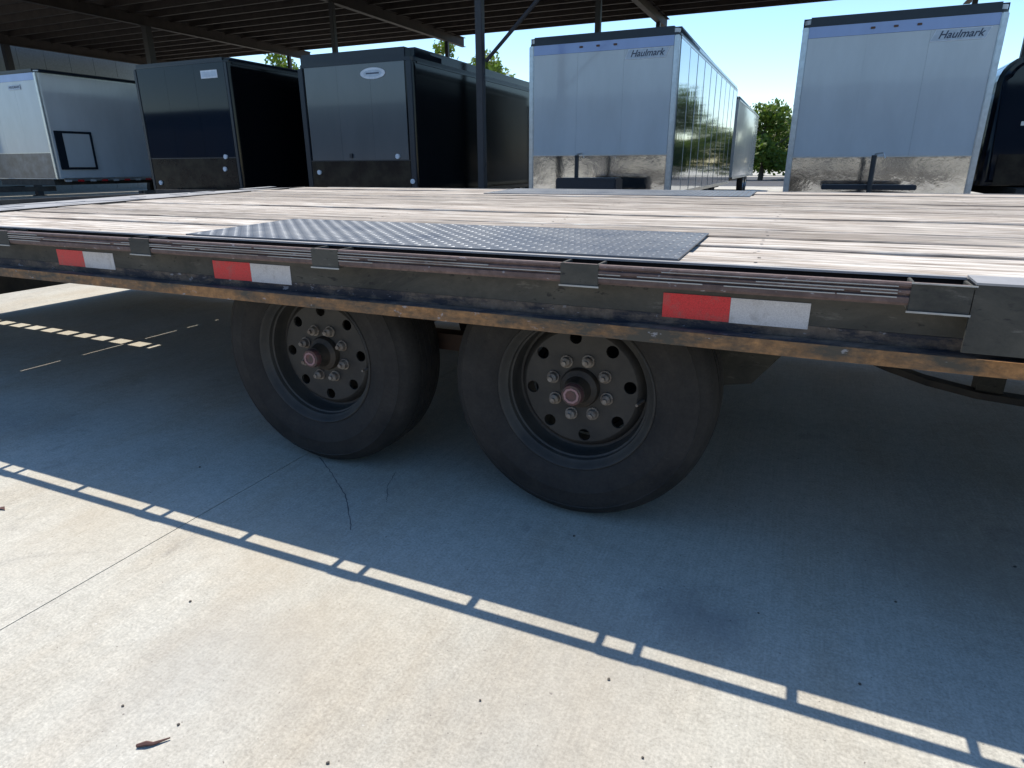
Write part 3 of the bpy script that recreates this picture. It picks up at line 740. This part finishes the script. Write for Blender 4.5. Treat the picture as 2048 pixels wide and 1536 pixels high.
for i, (x, y, h, l, R, m) in enumerate([
    (-2.9, 46, 4.5, 'leafy light green tree in the gap between the two tall white trailers', 2.5, ML1),
    (-.6, 50, 4.6, 'darker green tree just behind the right hand tall white trailer', 2.6, ML2),
    (-35.5, 39, 9.3, 'tree whose light top shows above the black trailer', 2.4, ML1),
    (-22.9, 40, 9.3, 'tree whose yellow green top shows above the grey fronted trailer', 2.2, ML1),
    (-19.6, 40, 7.9, 'low tree top seen right of the thin post above the grey fronted trailer', 2.5, ML1),
    (-7.5, 46, 5.6, 'tree hidden mostly behind the mirror sided trailer', 2.6, ML2),
    (4.5, 48, 5.8, 'tree behind the right hand trailers', 2.8, ML2),
    (12.5, 44, 5.6, 'tree right of the dark rounded trailer', 2.8, ML1),
    (16.5, 40, 6.4, 'broad tree in the row at the right of the yard', 3.0, ML2),
    (9.5, 31, 5.2, 'tree beyond the canopy just right of the dark rounded trailer', 2.8, ML2),
    (9.0, 38, 5.4, 'second tree beyond the canopy behind the dark rounded trailer', 2.8, ML2),
    (13, 30, 6.2, 'tree beyond the canopy at the right, well outside the row of trailers', 3.0, ML2),
    (20, 34, 6.6, 'tree nearest the right hand end of the row', 3.0, ML1)]):
    tree(x, y, h, l, 11+i, m, R)

rnd = random.Random(5)
def hedge(xa, ya, xb, yb, label, n):
    bm = B(); L = math.hypot(xb-xa, yb-ya)
    for k in range(n):
        t = rnd.random(); x = xa+(xb-xa)*t+rnd.gauss(0, .45); y = ya+(yb-ya)*t+rnd.gauss(0, .45)
        top = 3.1+.7*math.sin(t*L*.7)+.4*math.sin(t*L*1.9+1); z = top*rnd.random()**.6
        p = Vector((x, y, z)); u = Vector([rnd.gauss(0, 1) for _ in range(3)]).normalized(); w = u.orthogonal().normalized(); l = rnd.uniform(.16, .34)
        bm.faces.new([bm.verts.new(p+q) for q in (u*l, w*l*.55, -u*l, -w*l*.55)])
    obj('hedge', bm, ML2, None, label=label, category='hedge')
hedge(-16, 66, 34, 64, 'long dark green hedge far behind the trailers across the yard', 14000)
hedge(27, 12, 31, 62, 'dark green hedge along the far right side of the yard', 9000)
# ------------------------------------------------------------------ debris on the ground
def pebble(x, y, s, mat, label, group='loose pebbles on the concrete'):
    bm = B(); bmesh.ops.create_icosphere(bm, subdivisions=1, radius=s)
    for v in bm.verts: v.co *= random.uniform(.75, 1.2); v.co.z = v.co.z*.6
    lo = min(v.co.z for v in bm.verts)
    bmesh.ops.translate(bm, verts=bm.verts, vec=(x, y, -lo)); obj('pebble', bm, mat, None, smooth=60, label=label, category='pebble', group=group)
for (x, y, s, l) in ((-1.207, .84, .0036, 'dark pebble alone on the sunlit concrete between the joint and the shadow line'), (-1.066, .567, .003, 'small dark speck of grit on the sunlit concrete up left of the twig'), (-.932, .579, .0034, 'dark round pebble on the sunlit concrete just above the twig'),
        (-.628, .625, .0037, 'largest dark pebble at the bottom edge of the sunlit concrete right of the twig'), (-.238, 1.001, .0036, 'dark pebble on the sunlit concrete close below the dashed shadow at right'), (-.449, .851, .003, 'small brown pebble on the sunlit concrete at bottom centre'), (-.136, .852, .003, 'small dark pebble on the sunlit concrete at bottom right')):
    pebble(x, y, s, MPEB, l)
for (x, y, s, l) in ((-.468, 1.467, .004, 'dark pebble in shade just in front of the nearer wheel'), (.217, 1.186, .004, 'dark pebble in shade just above the dashed shadow at right'), (.601, 1.775, .0045, 'dark pebble in deep shade at the right edge'), (-1.775, 1.366, .0038, 'dark pebble in shade left of the further wheel'), (.02, 1.33, .003, 'small dark pebble in shade right of centre above the shadow line'), (.31, 1.5, .003, 'small dark pebble in shade at right below the deck end')):
    pebble(x, y, s, MPEB, l)
for (x, y, s, l) in ((.116, 1.892, .004, 'pale pebble in deep shade right of the nearer wheel'), (.18, 1.33, .003, 'small pale pebble in shade at lower right'), (-1.50, 1.40, .0035, 'pale pebble in shade beside the concrete joint'), (-1.95, 1.72, .005, 'pale pebble in shade far left of the further wheel')):
    pebble(x, y, s, MPEB2, l)
bm = B(); tube(bm, [(-.958, .515, .004), (-.945, .524, .006), (-.935, .530, .004), (-.918, .551, .004)], [.003, .0045, .003, .0012], 6)
obj('twig', bm, MTWIG, None, smooth=50, label='short reddish dry twig on the sunlit concrete at the bottom left', category='twig')
bm = B(); v = [bm.verts.new(p) for p in ((-2.10, .915, .0025), (-2.085, .921, .004), (-2.072, .923, .002), (-2.088, .932, .006), (-2.10, .928, .003))]
bm.faces.new(v); ex = bmesh.ops.extrude_face_region(bm, geom=bm.faces[:]); bmesh.ops.translate(bm, verts=[q for q in ex['geom'] if isinstance(q, bmesh.types.BMVert)], vec=(0, 0, .001))
obj('dead_leaf', bm, MTWIG, None, label='small curled brown leaf at the left edge of the sunlit concrete', category='leaf')
